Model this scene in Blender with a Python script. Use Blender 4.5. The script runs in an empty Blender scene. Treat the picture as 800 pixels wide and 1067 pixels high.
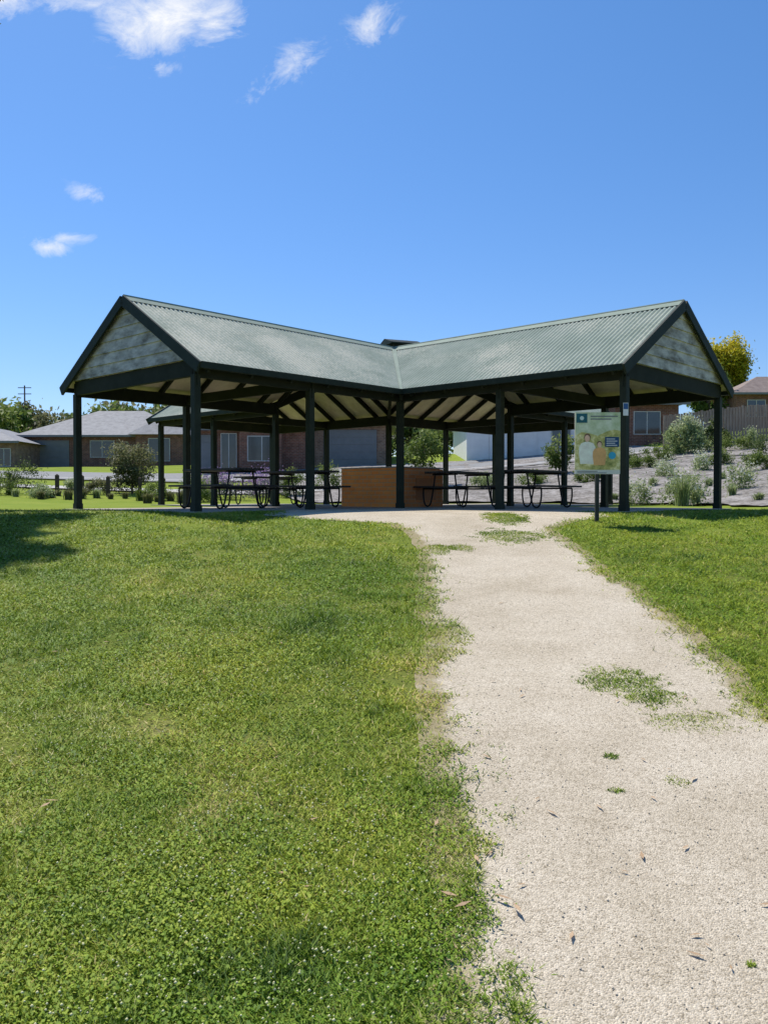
import bpy, numpy as np, random
from math import *
from mathutils import Vector, Matrix
random.seed(7); rng=np.random.default_rng(11)
scn=bpy.context.scene; COL=scn.collection
F=866.0; HZ=516.0
def pX(px,Y): return (px-400)/F*Y
def pZ(py,Y): return (HZ-py)/F*Y
CX,CY=0.221,19.057; ROT=radians(45)+0.036; SLABZ=-0.253
cR,sR=cos(ROT),sin(ROT)
def W(u,v): return (CX+u*cR-v*sR, CY+u*sR+v*cR)
# ---------------- terrain
KA=[-180,-135,-90,-34,-15,10,39,95,125,180]; KV=[0,0,.03,.072,.085,.112,.15,.15,0,0]
def terrain(x,y):
    x=np.asarray(x,float); y=np.asarray(y,float)
    s=.035
    t=np.clip(.1155*(12.3-y)/s,-40,4000)
    z=-.268-s*np.where(t>30,t,np.log1p(np.exp(np.minimum(t,30))))
    dx=x-CX; dy=y-CY; r=np.hypot(dx,dy); a=np.degrees(np.arctan2(dx,dy))
    k=np.interp(a,KA,KV); st=np.interp(a,[-90,-25,-5],[11.5,11.0,7.5])
    d=np.maximum(0,r-st); d=np.sqrt(d*d+.25)-.5; d=np.maximum(d,0)
    z=z+k*np.minimum(d,28)
    z=z+.012*np.sin(x*1.7+y*.6)*np.sin(y*1.3-x*.4)*(1/(1+np.exp(-(10.5-y)*1.5)))
    return z
def T(x,y): return float(terrain(x,y))
def unproj(px,py):
    lo=1.2; t=(HZ-py)/F; sx=(px-400)/F
    Y=1.2
    while Y<60:
        if T(sx*Y,Y)>=t*Y: break
        Y+=.02
    return sx*Y,Y
# ---------------- node helpers
def newmat(name):
    m=bpy.data.materials.new(name); m.use_nodes=True
    nt=m.node_tree; nt.nodes.clear()
    o=nt.nodes.new('ShaderNodeOutputMaterial'); 
    return m,nt,o
def N(nt,t,**k):
    n=nt.nodes.new(t)
    for a,b in k.items(): setattr(n,a,b)
    return n
def c4(c): return (c[0],c[1],c[2],1)
def ramp(nt,stops):
    r=nt.nodes.new('ShaderNodeValToRGB'); e=r.color_ramp.elements
    e[0].position=stops[0][0]; e[0].color=c4(stops[0][1]); e[1].position=stops[-1][0]; e[1].color=c4(stops[-1][1])
    for p,c in stops[1:-1]:
        q=e.new(p); q.color=c4(c)
    return r
def pmat(name,c1,c2,scale=5,rough=.7,bump=0.0,bscale=None,stretch=(1,1,1),spec=.3,metal=0,detail=6,c3=None):
    m,nt,o=newmat(name); L=nt.links.new
    b=N(nt,'ShaderNodeBsdfPrincipled'); b.inputs['Roughness'].default_value=rough
    b.inputs['Specular IOR Level'].default_value=spec; b.inputs['Metallic'].default_value=metal
    tc=N(nt,'ShaderNodeTexCoord'); mp=N(nt,'ShaderNodeMapping'); mp.inputs['Scale'].default_value=stretch
    L(tc.outputs['Object'],mp.inputs['Vector'])
    n=N(nt,'ShaderNodeTexNoise'); n.inputs['Scale'].default_value=scale; n.inputs['Detail'].default_value=detail; n.inputs['Roughness'].default_value=.65
    L(mp.outputs[0],n.inputs['Vector'])
    st=[(.3,c1),(.7,c2)] if c3 is None else [(.34,c1),(.5,c2),(.64,c3)]
    r=ramp(nt,st); L(n.outputs['Fac'],r.inputs['Fac']); L(r.outputs[0],b.inputs['Base Color'])
    if bump>0:
        n2=N(nt,'ShaderNodeTexNoise'); n2.inputs['Scale'].default_value=bscale or scale*6; n2.inputs['Detail'].default_value=5
        L(mp.outputs[0],n2.inputs['Vector'])
        bp=N(nt,'ShaderNodeBump'); bp.inputs['Strength'].default_value=bump; bp.inputs['Distance'].default_value=.02
        L(n2.outputs['Fac'],bp.inputs['Height']); L(bp.outputs[0],b.inputs['Normal'])
    L(b.outputs[0],o.inputs[0]); return m
def brickmat(name,c1,c2,mortar,scale=1.0,var=.5):
    m,nt,o=newmat(name); L=nt.links.new
    b=N(nt,'ShaderNodeBsdfPrincipled'); b.inputs['Roughness'].default_value=.85
    tc=N(nt,'ShaderNodeTexCoord'); sp=N(nt,'ShaderNodeSeparateXYZ'); L(tc.outputs['Object'],sp.inputs[0])
    ad=N(nt,'ShaderNodeMath',operation='ADD'); L(sp.outputs[0],ad.inputs[0]); L(sp.outputs[1],ad.inputs[1])
    cb=N(nt,'ShaderNodeCombineXYZ'); L(ad.outputs[0],cb.inputs[0]); L(sp.outputs[2],cb.inputs[1])
    br=N(nt,'ShaderNodeTexBrick'); br.inputs['Scale'].default_value=scale
    br.inputs['Color1'].default_value=c4(c1); br.inputs['Color2'].default_value=c4(c2); br.inputs['Mortar'].default_value=c4(mortar)
    br.inputs['Mortar Size'].default_value=.008; br.inputs['Brick Width'].default_value=.24; br.inputs['Row Height'].default_value=.086
    L(cb.outputs[0],br.inputs['Vector'])
    n=N(nt,'ShaderNodeTexNoise'); n.inputs['Scale'].default_value=3
    L(tc.outputs['Object'],n.inputs['Vector'])
    rr=ramp(nt,[(.3,(1-var,1-var,1-var)),(.7,(1,1,1))]); L(n.outputs['Fac'],rr.inputs['Fac'])
    mx=N(nt,'ShaderNodeMixRGB',blend_type='MULTIPLY'); mx.inputs[0].default_value=1
    L(br.outputs[0],mx.inputs[1]); L(rr.outputs[0],mx.inputs[2]); L(mx.outputs[0],b.inputs['Base Color'])
    bp=N(nt,'ShaderNodeBump'); bp.inputs['Strength'].default_value=.5; bp.inputs['Distance'].default_value=.01; bp.invert=True
    L(br.outputs['Fac'],bp.inputs['Height']); L(bp.outputs[0],b.inputs['Normal'])
    L(b.outputs[0],o.inputs[0]); return m
def leafmat(name,stops,trans=.35,patch=None,rough=.6,up=0.0):
    m,nt,o=newmat(name); L=nt.links.new
    at=N(nt,'ShaderNodeAttribute'); at.attribute_name='tint'
    r=ramp(nt,stops); L(at.outputs['Fac'],r.inputs['Fac'])
    col=r.outputs[0]; g=N(nt,'ShaderNodeNewGeometry')
    if patch:
        n=N(nt,'ShaderNodeTexNoise'); n.inputs['Scale'].default_value=patch[0]; n.inputs['Detail'].default_value=5; n.inputs['Roughness'].default_value=.6
        L(g.outputs['Position'],n.inputs['Vector'])
        rr=ramp(nt,[(.36,patch[1]),(.5,patch[2]),(.66,patch[3])]); L(n.outputs['Fac'],rr.inputs['Fac'])
        mx=N(nt,'ShaderNodeMixRGB',blend_type='MULTIPLY'); mx.inputs[0].default_value=1
        L(col,mx.inputs[1]); L(rr.outputs[0],mx.inputs[2]); col=mx.outputs[0]
    b=N(nt,'ShaderNodeBsdfPrincipled'); b.inputs['Roughness'].default_value=rough; b.inputs['Specular IOR Level'].default_value=.2
    t=N(nt,'ShaderNodeBsdfTranslucent'); ms=N(nt,'ShaderNodeMixShader'); ms.inputs[0].default_value=trans
    if up>0:
        s1=N(nt,'ShaderNodeVectorMath',operation='SCALE'); s1.inputs['Scale'].default_value=1-up; L(g.outputs['Normal'],s1.inputs[0])
        ad=N(nt,'ShaderNodeVectorMath',operation='ADD'); L(s1.outputs[0],ad.inputs[0]); ad.inputs[1].default_value=(0,0,up)
        nm=N(nt,'ShaderNodeVectorMath',operation='NORMALIZE'); L(ad.outputs[0],nm.inputs[0]); L(nm.outputs[0],b.inputs['Normal'])
    L(col,b.inputs['Base Color']); L(col,t.inputs['Color']); L(b.outputs[0],ms.inputs[1]); L(t.outputs[0],ms.inputs[2])
    L(ms.outputs[0],o.inputs[0]); return m
# ---------------- mesh helpers
class MB:
    def __init__(s): s.v=[]; s.f=[]
    def add(s,vs,fs):
        o=len(s.v); s.v+= [tuple(x) for x in vs]; s.f+=[tuple(i+o for i in f) for f in fs]; return s
    def box(s,x0,x1,y0,y1,z0,z1,M=None):
        vs=[Vector(p) for p in ((x0,y0,z0),(x1,y0,z0),(x1,y1,z0),(x0,y1,z0),(x0,y0,z1),(x1,y0,z1),(x1,y1,z1),(x0,y1,z1))]
        if M is not None: vs=[M@p for p in vs]
        return s.add(vs,[(0,3,2,1),(4,5,6,7),(0,1,5,4),(1,2,6,5),(2,3,7,6),(3,0,4,7)])
    def beam(s,p,q,w,h,up=(0,0,1)):
        p=Vector(p);q=Vector(q);d=(q-p);L=d.length;d.normalize();sd=d.cross(Vector(up)).normalized();u=sd.cross(d)
        M=Matrix((( *d,),( *sd,),( *u,))).transposed().to_4x4(); M.translation=p
        return s.box(0,L,-w/2,w/2,-h/2,h/2,M)
    def tube(s,pts,rad,n=8):
        pts=[Vector(p) for p in pts]; rs=rad if isinstance(rad,(list,tuple)) else [rad]*len(pts)
        o=len(s.v); ref=None
        for i,p in enumerate(pts):
            d=(pts[min(i+1,len(pts)-1)]-pts[max(i-1,0)]).normalized()
            if ref is None: ref=Vector((1,0,0)) if abs(d.x)<.8 else Vector((0,1,0))
            a=(ref-d*ref.dot(d)).normalized(); b=d.cross(a); ref=a
            for k in range(n):
                t=2*pi*k/n; s.v.append(tuple(p+(a*cos(t)+b*sin(t))*rs[i]))
        for i in range(len(pts)-1):
            for k in range(n):
                s.f.append((o+i*n+k,o+i*n+(k+1)%n,o+(i+1)*n+(k+1)%n,o+(i+1)*n+k))
        s.f.append(tuple(o+k for k in range(n))[::-1]); m=o+(len(pts)-1)*n; s.f.append(tuple(m+k for k in range(n)))
        return s
def smooth_path(pts,n=6):
    P=[Vector(p) for p in pts]; out=[]
    for i in range(len(P)-1):
        p0=P[max(i-1,0)];p1=P[i];p2=P[i+1];p3=P[min(i+2,len(P)-1)]
        for k in range(n):
            t=k/n; out.append(.5*((2*p1)+(-p0+p2)*t+(2*p0-5*p1+4*p2-p3)*t*t+(-p0+3*p1-3*p2+p3)*t**3))
    out.append(P[-1]); return out
def finish(name,me,mat,parent=None,bevel=0,smooth=False,**props):
    ob=bpy.data.objects.new(name,me); COL.objects.link(ob)
    if mat is not None: me.materials.append(mat)
    if parent is not None: ob.parent=parent
    if smooth:
        me.polygons.foreach_set('use_smooth',[True]*len(me.polygons))
    if bevel:
        b=ob.modifiers.new('bevel','BEVEL'); b.width=bevel; b.segments=1; b.limit_method='ANGLE'
    for k,v in props.items(): ob[k]=v
    return ob
def obj(name,mb,mat,parent=None,**k):
    me=bpy.data.meshes.new(name); me.from_pydata(mb.v,[],mb.f); me.update()
    return finish(name,me,mat,parent,**k)
def npmesh(name,V,tris=None,quads=None,tint=None):
    me=bpy.data.meshes.new(name); me.vertices.add(len(V)); me.vertices.foreach_set('co',np.asarray(V,np.float32).ravel())
    parts=[];starts=[];o=0
    if tris is not None and len(tris):
        parts.append(tris.ravel()); starts.append(o+3*np.arange(len(tris))); o+=tris.size
    if quads is not None and len(quads):
        parts.append(quads.ravel()); starts.append(o+4*np.arange(len(quads))); o+=quads.size
    lv=np.concatenate(parts).astype(np.int32); ls=np.concatenate(starts).astype(np.int32)
    me.loops.add(len(lv)); me.loops.foreach_set('vertex_index',lv); me.polygons.add(len(ls)); me.polygons.foreach_set('loop_start',ls)
    me.update(calc_edges=True); 
    if tint is not None:
        a=me.attributes.new('tint','FLOAT','POINT'); a.data.foreach_set('value',np.asarray(tint,np.float32).ravel())
    return me
def empty(name,loc,rz=0,**props):
    e=bpy.data.objects.new(name,None); e.empty_display_size=.3; COL.objects.link(e); e.location=loc; e.rotation_euler=(0,0,rz)
    for k,v in props.items(): e[k]=v
    return e
def copy_thing(e,loc,rz,**props):
    n=e.copy(); COL.objects.link(n); n.location=loc; n.rotation_euler=(0,0,rz)
    for k,v in props.items(): n[k]=v
    for c in list(e.children):
        m=c.copy(); COL.objects.link(m); m.parent=n
        for g in list(c.children):
            h=g.copy(); COL.objects.link(h); h.parent=m
    return n
def grid(name,xs,ys,fz,mat,**k):
    X,Y=np.meshgrid(xs,ys); Z=fz(X,Y); V=np.stack([X,Y,Z],-1).reshape(-1,3)
    nx=len(xs); i,j=np.meshgrid(np.arange(nx-1),np.arange(len(ys)-1)); b=(j*nx+i).ravel()
    Q=np.stack([b,b+1,b+nx+1,b+nx],-1)
    return finish(name,npmesh(name,V,quads=Q),mat,smooth=True,**k)
def vnoise(x,y,s,seed):
    xs=x*s+seed*17.3; ys=y*s+seed*9.1
    x0=np.floor(xs);y0=np.floor(ys);fx=xs-x0;fy=ys-y0;fx=fx*fx*(3-2*fx);fy=fy*fy*(3-2*fy)
    h=lambda a,b:np.modf(np.abs(np.sin(a*127.1+b*311.7+seed)*43758.5453))[0]
    return (h(x0,y0)*(1-fx)+h(x0+1,y0)*fx)*(1-fy)+(h(x0,y0+1)*(1-fx)+h(x0+1,y0+1)*fx)*fy
# ---------------- materials
M_dark=pmat('dark_green_paint',(.016,.023,.015),(.03,.038,.026),4,.6,.1,spec=.15)
M_beam=pmat('beam_paint',(.015,.019,.012),(.028,.032,.022),3,.7,spec=.12)
M_leg=pmat('table_frame_black',(.010,.010,.010),(.017,.017,.016),3,.5,spec=.2)
M_ceil=pmat('ceiling_lining',(.50,.42,.31),(.80,.71,.55),2,.8)
M_board=pmat('weathered_board',(.20,.18,.15),(.45,.42,.37),3.2,.85,.3,stretch=(.8,.8,2.0),c3=(.64,.60,.54),detail=10)
M_barge=pmat('barge_green',(.014,.022,.015),(.025,.036,.026),5,.6,spec=.15)
M_steel=pmat('steel_plate',(.25,.25,.25),(.4,.4,.4),6,.35,metal=.8)
M_conc=pmat('concrete',(.32,.28,.23),(.46,.41,.35),3,.9,.2)
M_bbqbrick=brickmat('orange_brick',(1.0,.36,.075),(.94,.29,.055),(.65,.38,.2),var=.1)
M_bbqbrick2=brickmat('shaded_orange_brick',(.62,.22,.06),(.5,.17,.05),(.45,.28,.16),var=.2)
M_redbrick=brickmat('red_brick',(.30,.12,.075),(.20,.085,.055),(.34,.28,.23),var=.45)
M_brownbrick=brickmat('brown_brick',(.34,.21,.14),(.24,.14,.09),(.40,.34,.28),var=.4)
M_white=pmat('white_paint',(.72,.72,.70),(.84,.84,.82),2,.6)
M_frame=pmat('window_frame_white',(.48,.48,.46),(.58,.58,.56),2,.6)
M_greydoor=pmat('grey_door',(.16,.17,.18),(.20,.21,.22),2,.5)
M_glass=pmat('window_glass',(.02,.025,.03),(.05,.06,.07),1,.08,spec=.8)
M_tile=pmat('grey_roof_tile',(.20,.20,.205),(.34,.34,.34),3,.7,.4,30,spec=.15)
M_tile2=pmat('brown_roof_tile',(.2,.15,.125),(.32,.25,.21),3,.7,.4,30)
M_bark=pmat('bark',(.08,.06,.045),(.2,.16,.12),8,.9,.6,stretch=(1,1,.2))
M_fence=pmat('weathered_timber',(.24,.18,.125),(.44,.35,.26),3,.9,.3,stretch=(6,6,.5))
M_road=pmat('asphalt',(.22,.22,.215),(.3,.3,.29),3,.9)
M_kerb=pmat('kerb_concrete',(.42,.4,.37),(.52,.5,.47),3,.9)
M_bollard=pmat('bollard_timber',(.05,.04,.03),(.09,.07,.055),6,.9)
def roofmat():
    m,nt,o=newmat('corrugated_green_roof'); L=nt.links.new
    b=N(nt,'ShaderNodeBsdfPrincipled'); b.inputs['Roughness'].default_value=.75; b.inputs['Specular IOR Level'].default_value=.15
    tc=N(nt,'ShaderNodeTexCoord')
    n=N(nt,'ShaderNodeTexNoise'); n.inputs['Scale'].default_value=1.4; n.inputs['Detail'].default_value=8; n.inputs['Roughness'].default_value=.75; L(tc.outputs['Object'],n.inputs['Vector'])
    r=ramp(nt,[(.30,(.26,.315,.25)),(.5,(.355,.41,.335)),(.70,(.47,.50,.42))]); L(n.outputs['Fac'],r.inputs['Fac'])
    n2=N(nt,'ShaderNodeTexNoise'); n2.inputs['Scale'].default_value=18; n2.inputs['Detail'].default_value=8; n2.inputs['Roughness'].default_value=.8; L(tc.outputs['Object'],n2.inputs['Vector'])
    n3=N(nt,'ShaderNodeTexNoise'); n3.inputs['Scale'].default_value=.7; n3.inputs['Detail'].default_value=4
    mp=N(nt,'ShaderNodeMapping'); mp.inputs['Location'].default_value=(3.3,1,0); L(tc.outputs['Object'],mp.inputs[0]); L(mp.outputs[0],n3.inputs['Vector'])
    sx=N(nt,'ShaderNodeSeparateXYZ'); L(tc.outputs['Object'],sx.inputs[0])
    mr=N(nt,'ShaderNodeMapRange'); mr.inputs['From Min'].default_value=-4; mr.inputs['From Max'].default_value=0; mr.inputs['To Min'].default_value=1.25; mr.inputs['To Max'].default_value=.94; L(sx.outputs[0],mr.inputs['Value'])
    mu=N(nt,'ShaderNodeMath',operation='MULTIPLY'); L(n2.outputs['Fac'],mu.inputs[0]); L(n3.outputs['Fac'],mu.inputs[1])
    mu2=N(nt,'ShaderNodeMath',operation='MULTIPLY'); L(mu.outputs[0],mu2.inputs[0]); L(mr.outputs[0],mu2.inputs[1])
    r2=ramp(nt,[(.25,(0,0,0)),(.38,(.75,.75,.75))]); L(mu2.outputs[0],r2.inputs['Fac'])
    mx=N(nt,'ShaderNodeMixRGB'); L(r2.outputs[0],mx.inputs[0]); L(r.outputs[0],mx.inputs[1]); mx.inputs[2].default_value=(.70,.67,.54,1)
    # darker towards the troughs of the corrugation
    at=N(nt,'ShaderNodeAttribute'); at.attribute_name='tint'
    r3=ramp(nt,[(0,(.62,.66,.62)),(.6,(1,1,1))]); L(at.outputs['Fac'],r3.inputs['Fac'])
    m2=N(nt,'ShaderNodeMixRGB',blend_type='MULTIPLY'); m2.inputs[0].default_value=1; L(mx.outputs[0],m2.inputs[1]); L(r3.outputs[0],m2.inputs[2])
    L(m2.outputs[0],b.inputs['Base Color']); L(b.outputs[0],o.inputs[0]); return m
M_roof=roofmat()
def groundmat():
    m,nt,o=newmat('lawn_ground'); L=nt.links.new
    b=N(nt,'ShaderNodeBsdfPrincipled'); b.inputs['Roughness'].default_value=.95; b.inputs['Specular IOR Level'].default_value=.05
    g=N(nt,'ShaderNodeNewGeometry')
    n=N(nt,'ShaderNodeTexNoise'); n.inputs['Scale'].default_value=.9; n.inputs['Detail'].default_value=8; n.inputs['Roughness'].default_value=.7; L(g.outputs['Position'],n.inputs['Vector'])
    near=ramp(nt,[(.35,(.11,.15,.025)),(.55,(.17,.19,.04)),(.7,(.32,.26,.12))]); L(n.outputs['Fac'],near.inputs['Fac'])
    far=ramp(nt,[(.35,(.18,.25,.03)),(.65,(.26,.31,.05))]); L(n.outputs['Fac'],far.inputs['Fac'])
    sp=N(nt,'ShaderNodeSeparateXYZ'); L(g.outputs['Position'],sp.inputs[0])
    mr=N(nt,'ShaderNodeMapRange'); mr.inputs['From Min'].default_value=8; mr.inputs['From Max'].default_value=13; L(sp.outputs[1],mr.inputs['Value'])
    mx=N(nt,'ShaderNodeMixRGB'); L(mr.outputs[0],mx.inputs[0]); L(near.outputs[0],mx.inputs[1]); L(far.outputs[0],mx.inputs[2])
    L(mx.outputs[0],b.inputs['Base Color']); 
    n2=N(nt,'ShaderNodeTexNoise'); n2.inputs['Scale'].default_value=40; n2.inputs['Detail'].default_value=5; L(g.outputs['Position'],n2.inputs['Vector'])
    bp=N(nt,'ShaderNodeBump'); bp.inputs['Strength'].default_value=.6; bp.inputs['Distance'].default_value=.02; L(n2.outputs['Fac'],bp.inputs['Height']); L(bp.outputs[0],b.inputs['Normal'])
    L(b.outputs[0],o.inputs[0]); return m
def gravelmat(name,base,lo,hi,scale,fleck,bump,soil=None):
    m,nt,o=newmat(name); L=nt.links.new
    b=N(nt,'ShaderNodeBsdfPrincipled'); b.inputs['Roughness'].default_value=.95; b.inputs['Specular IOR Level'].default_value=.1
    g=N(nt,'ShaderNodeNewGeometry')
    n=N(nt,'ShaderNodeTexNoise'); n.inputs['Scale'].default_value=1.3; n.inputs['Detail'].default_value=8; n.inputs['Roughness'].default_value=.7; L(g.outputs['Position'],n.inputs['Vector'])
    r=ramp(nt,[(.3,lo),(.5,base),(.72,hi)]); L(n.outputs['Fac'],r.inputs['Fac'])
    v=N(nt,'ShaderNodeTexVoronoi'); v.inputs['Scale'].default_value=scale; L(g.outputs['Position'],v.inputs['Vector'])
    rv=ramp(nt,[(0,(.5,.48,.44)),(.2,(.84,.83,.8)),(.6,(1,1,1)),(1,(1.2,1.2,1.2))])
    sep=N(nt,'ShaderNodeSeparateColor'); L(v.outputs['Color'],sep.inputs[0]); L(sep.outputs[0],rv.inputs['Fac'])
    mx=N(nt,'ShaderNodeMixRGB',blend_type='MULTIPLY'); mx.inputs[0].default_value=fleck; L(r.outputs[0],mx.inputs[1]); L(rv.outputs[0],mx.inputs[2])
    n3=N(nt,'ShaderNodeTexNoise'); n3.inputs['Scale'].default_value=scale*.25; n3.inputs['Detail'].default_value=7; n3.inputs['Roughness'].default_value=.85; L(g.outputs['Position'],n3.inputs['Vector'])
    r3=ramp(nt,[(.36,(.66,.63,.58)),(.5,(1,1,1)),(.66,(1.12,1.12,1.12))]); L(n3.outputs['Fac'],r3.inputs['Fac'])
    m2=N(nt,'ShaderNodeMixRGB',blend_type='MULTIPLY'); m2.inputs[0].default_value=fleck; L(mx.outputs[0],m2.inputs[1]); L(r3.outputs[0],m2.inputs[2])
    col=m2.outputs[0]
    if soil:
        at=N(nt,'ShaderNodeAttribute'); at.attribute_name='tint'
        n4=N(nt,'ShaderNodeTexNoise'); n4.inputs['Scale'].default_value=5; n4.inputs['Detail'].default_value=8; n4.inputs['Roughness'].default_value=.75; L(g.outputs['Position'],n4.inputs['Vector'])
        ad=N(nt,'ShaderNodeMath',operation='ADD'); L(at.outputs['Fac'],ad.inputs[0]); L(n4.outputs['Fac'],ad.inputs[1])
        r4=ramp(nt,[(.52,(0,0,0)),(.74,(1,1,1))]); L(ad.outputs[0],r4.inputs['Fac'])
        m3=N(nt,'ShaderNodeMixRGB'); L(r4.outputs[0],m3.inputs[0]); m3.inputs[1].default_value=c4(soil); L(col,m3.inputs[2]); col=m3.outputs[0]
    L(col,b.inputs['Base Color'])
    bp=N(nt,'ShaderNodeBump'); bp.inputs['Strength'].default_value=bump; bp.inputs['Distance'].default_value=.004; L(v.outputs['Distance'],bp.inputs['Height']); bp.invert=True
    L(bp.outputs[0],b.inputs['Normal']); L(b.outputs[0],o.inputs[0]); return m
M_ground=groundmat()
M_path=gravelmat('path_gravel',(.60,.52,.395),(.50,.425,.31),(.69,.61,.48),180,.9,.8,soil=(.36,.30,.17))
M_mulch=gravelmat('mulch_chips',(.28,.26,.24),(.16,.145,.125),(.44,.41,.38),14,1,1)
M_grass=leafmat('grass_leaf',[(0,(.075,.155,.012)),(.25,(.18,.285,.02)),(.5,(.30,.40,.03)),(.85,(.46,.49,.08)),(1,(.68,.58,.26))],.25,(.7,(.66,.80,.66),(1,1,1),(1.25,1.12,1.1)),up=.6)
M_fdark=leafmat('foliage_dark',[(0,(.03,.055,.012)),(.6,(.085,.125,.028)),(1,(.18,.22,.06))],up=.3)
M_fmid=leafmat('foliage_mid',[(0,(.06,.10,.015)),(.6,(.16,.22,.04)),(1,(.30,.35,.085))],up=.3)
M_folive=leafmat('foliage_olive',[(0,(.07,.085,.03)),(.6,(.17,.175,.07)),(1,(.31,.29,.14))],up=.3)
M_fyel=leafmat('foliage_golden',[(0,(.10,.15,.01)),(.4,(.33,.35,.015)),(.75,(.60,.50,.03)),(1,(.76,.62,.05))],up=.4)
M_fgrey=leafmat('foliage_greygreen',[(0,(.13,.18,.06)),(.6,(.30,.37,.14)),(.85,(.52,.55,.32)),(.9,(.8,.8,.72)),(1,(.85,.85,.78))],up=.3)
M_fpurp=leafmat('foliage_lavender',[(0,(.07,.11,.05)),(.45,(.16,.2,.11)),(.6,(.34,.2,.40)),(1,(.50,.34,.60))],up=.3)
# ---------------- ground
def axis(lo,hi,c0,c1,fine,grow=1.25):
    a=list(np.arange(c0,c1+1e-6,fine)); s=fine; x=a[-1]
    while x<hi: s*=grow; x+=s; a.append(x)
    s=fine; x=a[0]
    while x>lo: s*=grow; x-=s; a.insert(0,x)
    return np.array(a)
grid('ground',axis(-500,500,-16,22,.3),axis(-40,900,-1,46,.3),terrain,M_ground,kind='structure')
# path
Lp=[(534,1140),(526,1080),(510,975),(494,905),(480,835),(467,765),(458,705),(462,662),(455,640),(452,600),(449,575),(438,556),(415,546),(330,541),(285,537.5)]
Rp=[(1280,1140),(1200,1080),(1000,900),(870,800),(800,752),(768,728),(742,697),(700,655),(655,618),(612,588),(578,563),(565,551),(590,543),(625,538.5)]
def edge(P):
    w=[unproj(*p) for p in P]; w.sort(key=lambda q:q[1]); return np.array([q[1] for q in w]),np.array([q[0] for q in w])
LY,LX=edge(Lp); RY,RX=edge(Rp)
def wob(y,s): return .04*(vnoise(y,0*y+s,2.1,s)-.5)*2+.03*(vnoise(y,0*y+s,6.3,s+3)-.5)*2
def pl(y): return np.interp(y,LY,LX)+wob(y,1)
def prr(y): return np.interp(y,RY,RX)+wob(y,4)
ys=np.concatenate([np.arange(.9,12.9,.04),np.arange(12.9,16.6,.1)])
lft=pl(ys)-.16; rgt=prr(ys)+.16
tt=np.concatenate([[0,.01,.03,.05,.08,.12,.17],np.linspace(.22,.78,14),[.83,.88,.92,.95,.97,.99,1]]); nt_=len(tt)
X=lft[:,None]*(1-tt)+rgt[:,None]*tt; Yg=np.repeat(ys[:,None],nt_,1)
Z=terrain(X,Yg)+.006
ed=np.minimum(X-pl(Yg),prr(Yg)-X); ed=np.clip(.18+ed*3.5,0,1)
ed=np.where(Yg>11.6,np.maximum(ed,.5),ed)
b=(np.arange(len(ys)-1)[:,None]*nt_+np.arange(nt_-1)).ravel(); Q=np.stack([b,b+1,b+nt_+1,b+nt_],-1)
finish('path',npmesh('path',np.stack([X,Yg,Z],-1).reshape(-1,3),quads=Q,tint=ed),M_path,smooth=True,kind='structure')
# mulch bed
aa=np.radians(np.linspace(-12,108,260)); rr=np.concatenate([np.arange(7.7,20,.15),np.linspace(20,27,20)])
A,R=np.meshgrid(aa,rr)
R=R+.15*np.sin(A*23)*(R<7.9)
XX=CX+R*np.cos(A); YY=CY+R*np.sin(A)
ZZ=terrain(XX,YY)+.035+.05*(vnoise(XX,YY,1.1,61)-.3)+.035*(vnoise(XX,YY,3.3,62)-.3)
n=len(aa); b=(np.arange(len(rr)-1)[:,None]*n+np.arange(n-1)).ravel()
finish('mulch_ground',npmesh('mulch_ground',np.stack([XX,YY,ZZ],-1).reshape(-1,3),quads=np.stack([b,b+1,b+n+1,b+n],-1)),M_mulch,smooth=False,kind='structure')
def in_bed(x,y):
    r=np.hypot(x-CX,y-CY); a=np.degrees(np.arctan2(y-CY,x-CX)); return (r>7.6)&(a>-12)&(a<108)&(r<27)
# slab
a_=1.9; L_=4.742; E=a_+L_; oe=.252; og=.133; e_=a_+oe; Gx=E+og; Hr=3.6; Ze=2.283; SL=(Hr-Ze)/e_
mb=MB(); m=.2; k=a_+m; g=E+m
pts=[(g,-k),(g,k),(k,k),(k,g),(-k,g),(-k,k),(-g,k),(-g,-k),(-k,-k),(-k,-g),(k,-g),(k,-k)]
pw=[W(*p) for p in pts]
mb.add([(x,y,SLABZ) for x,y in pw]+[(x,y,SLABZ-.3) for x,y in pw],[tuple(range(12))]+[((i+1)%12,i,i+12,(i+1)%12+12) for i in range(12)])
obj('floor_slab',mb,M_conc,kind='structure')
def in_slab(x,y):
    u=(x-CX)*cR+(y-CY)*sR; v=-(x-CX)*sR+(y-CY)*cR
    return ((abs(u)<k)&(abs(v)<g))|((abs(v)<k)&(abs(u)<g))
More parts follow.
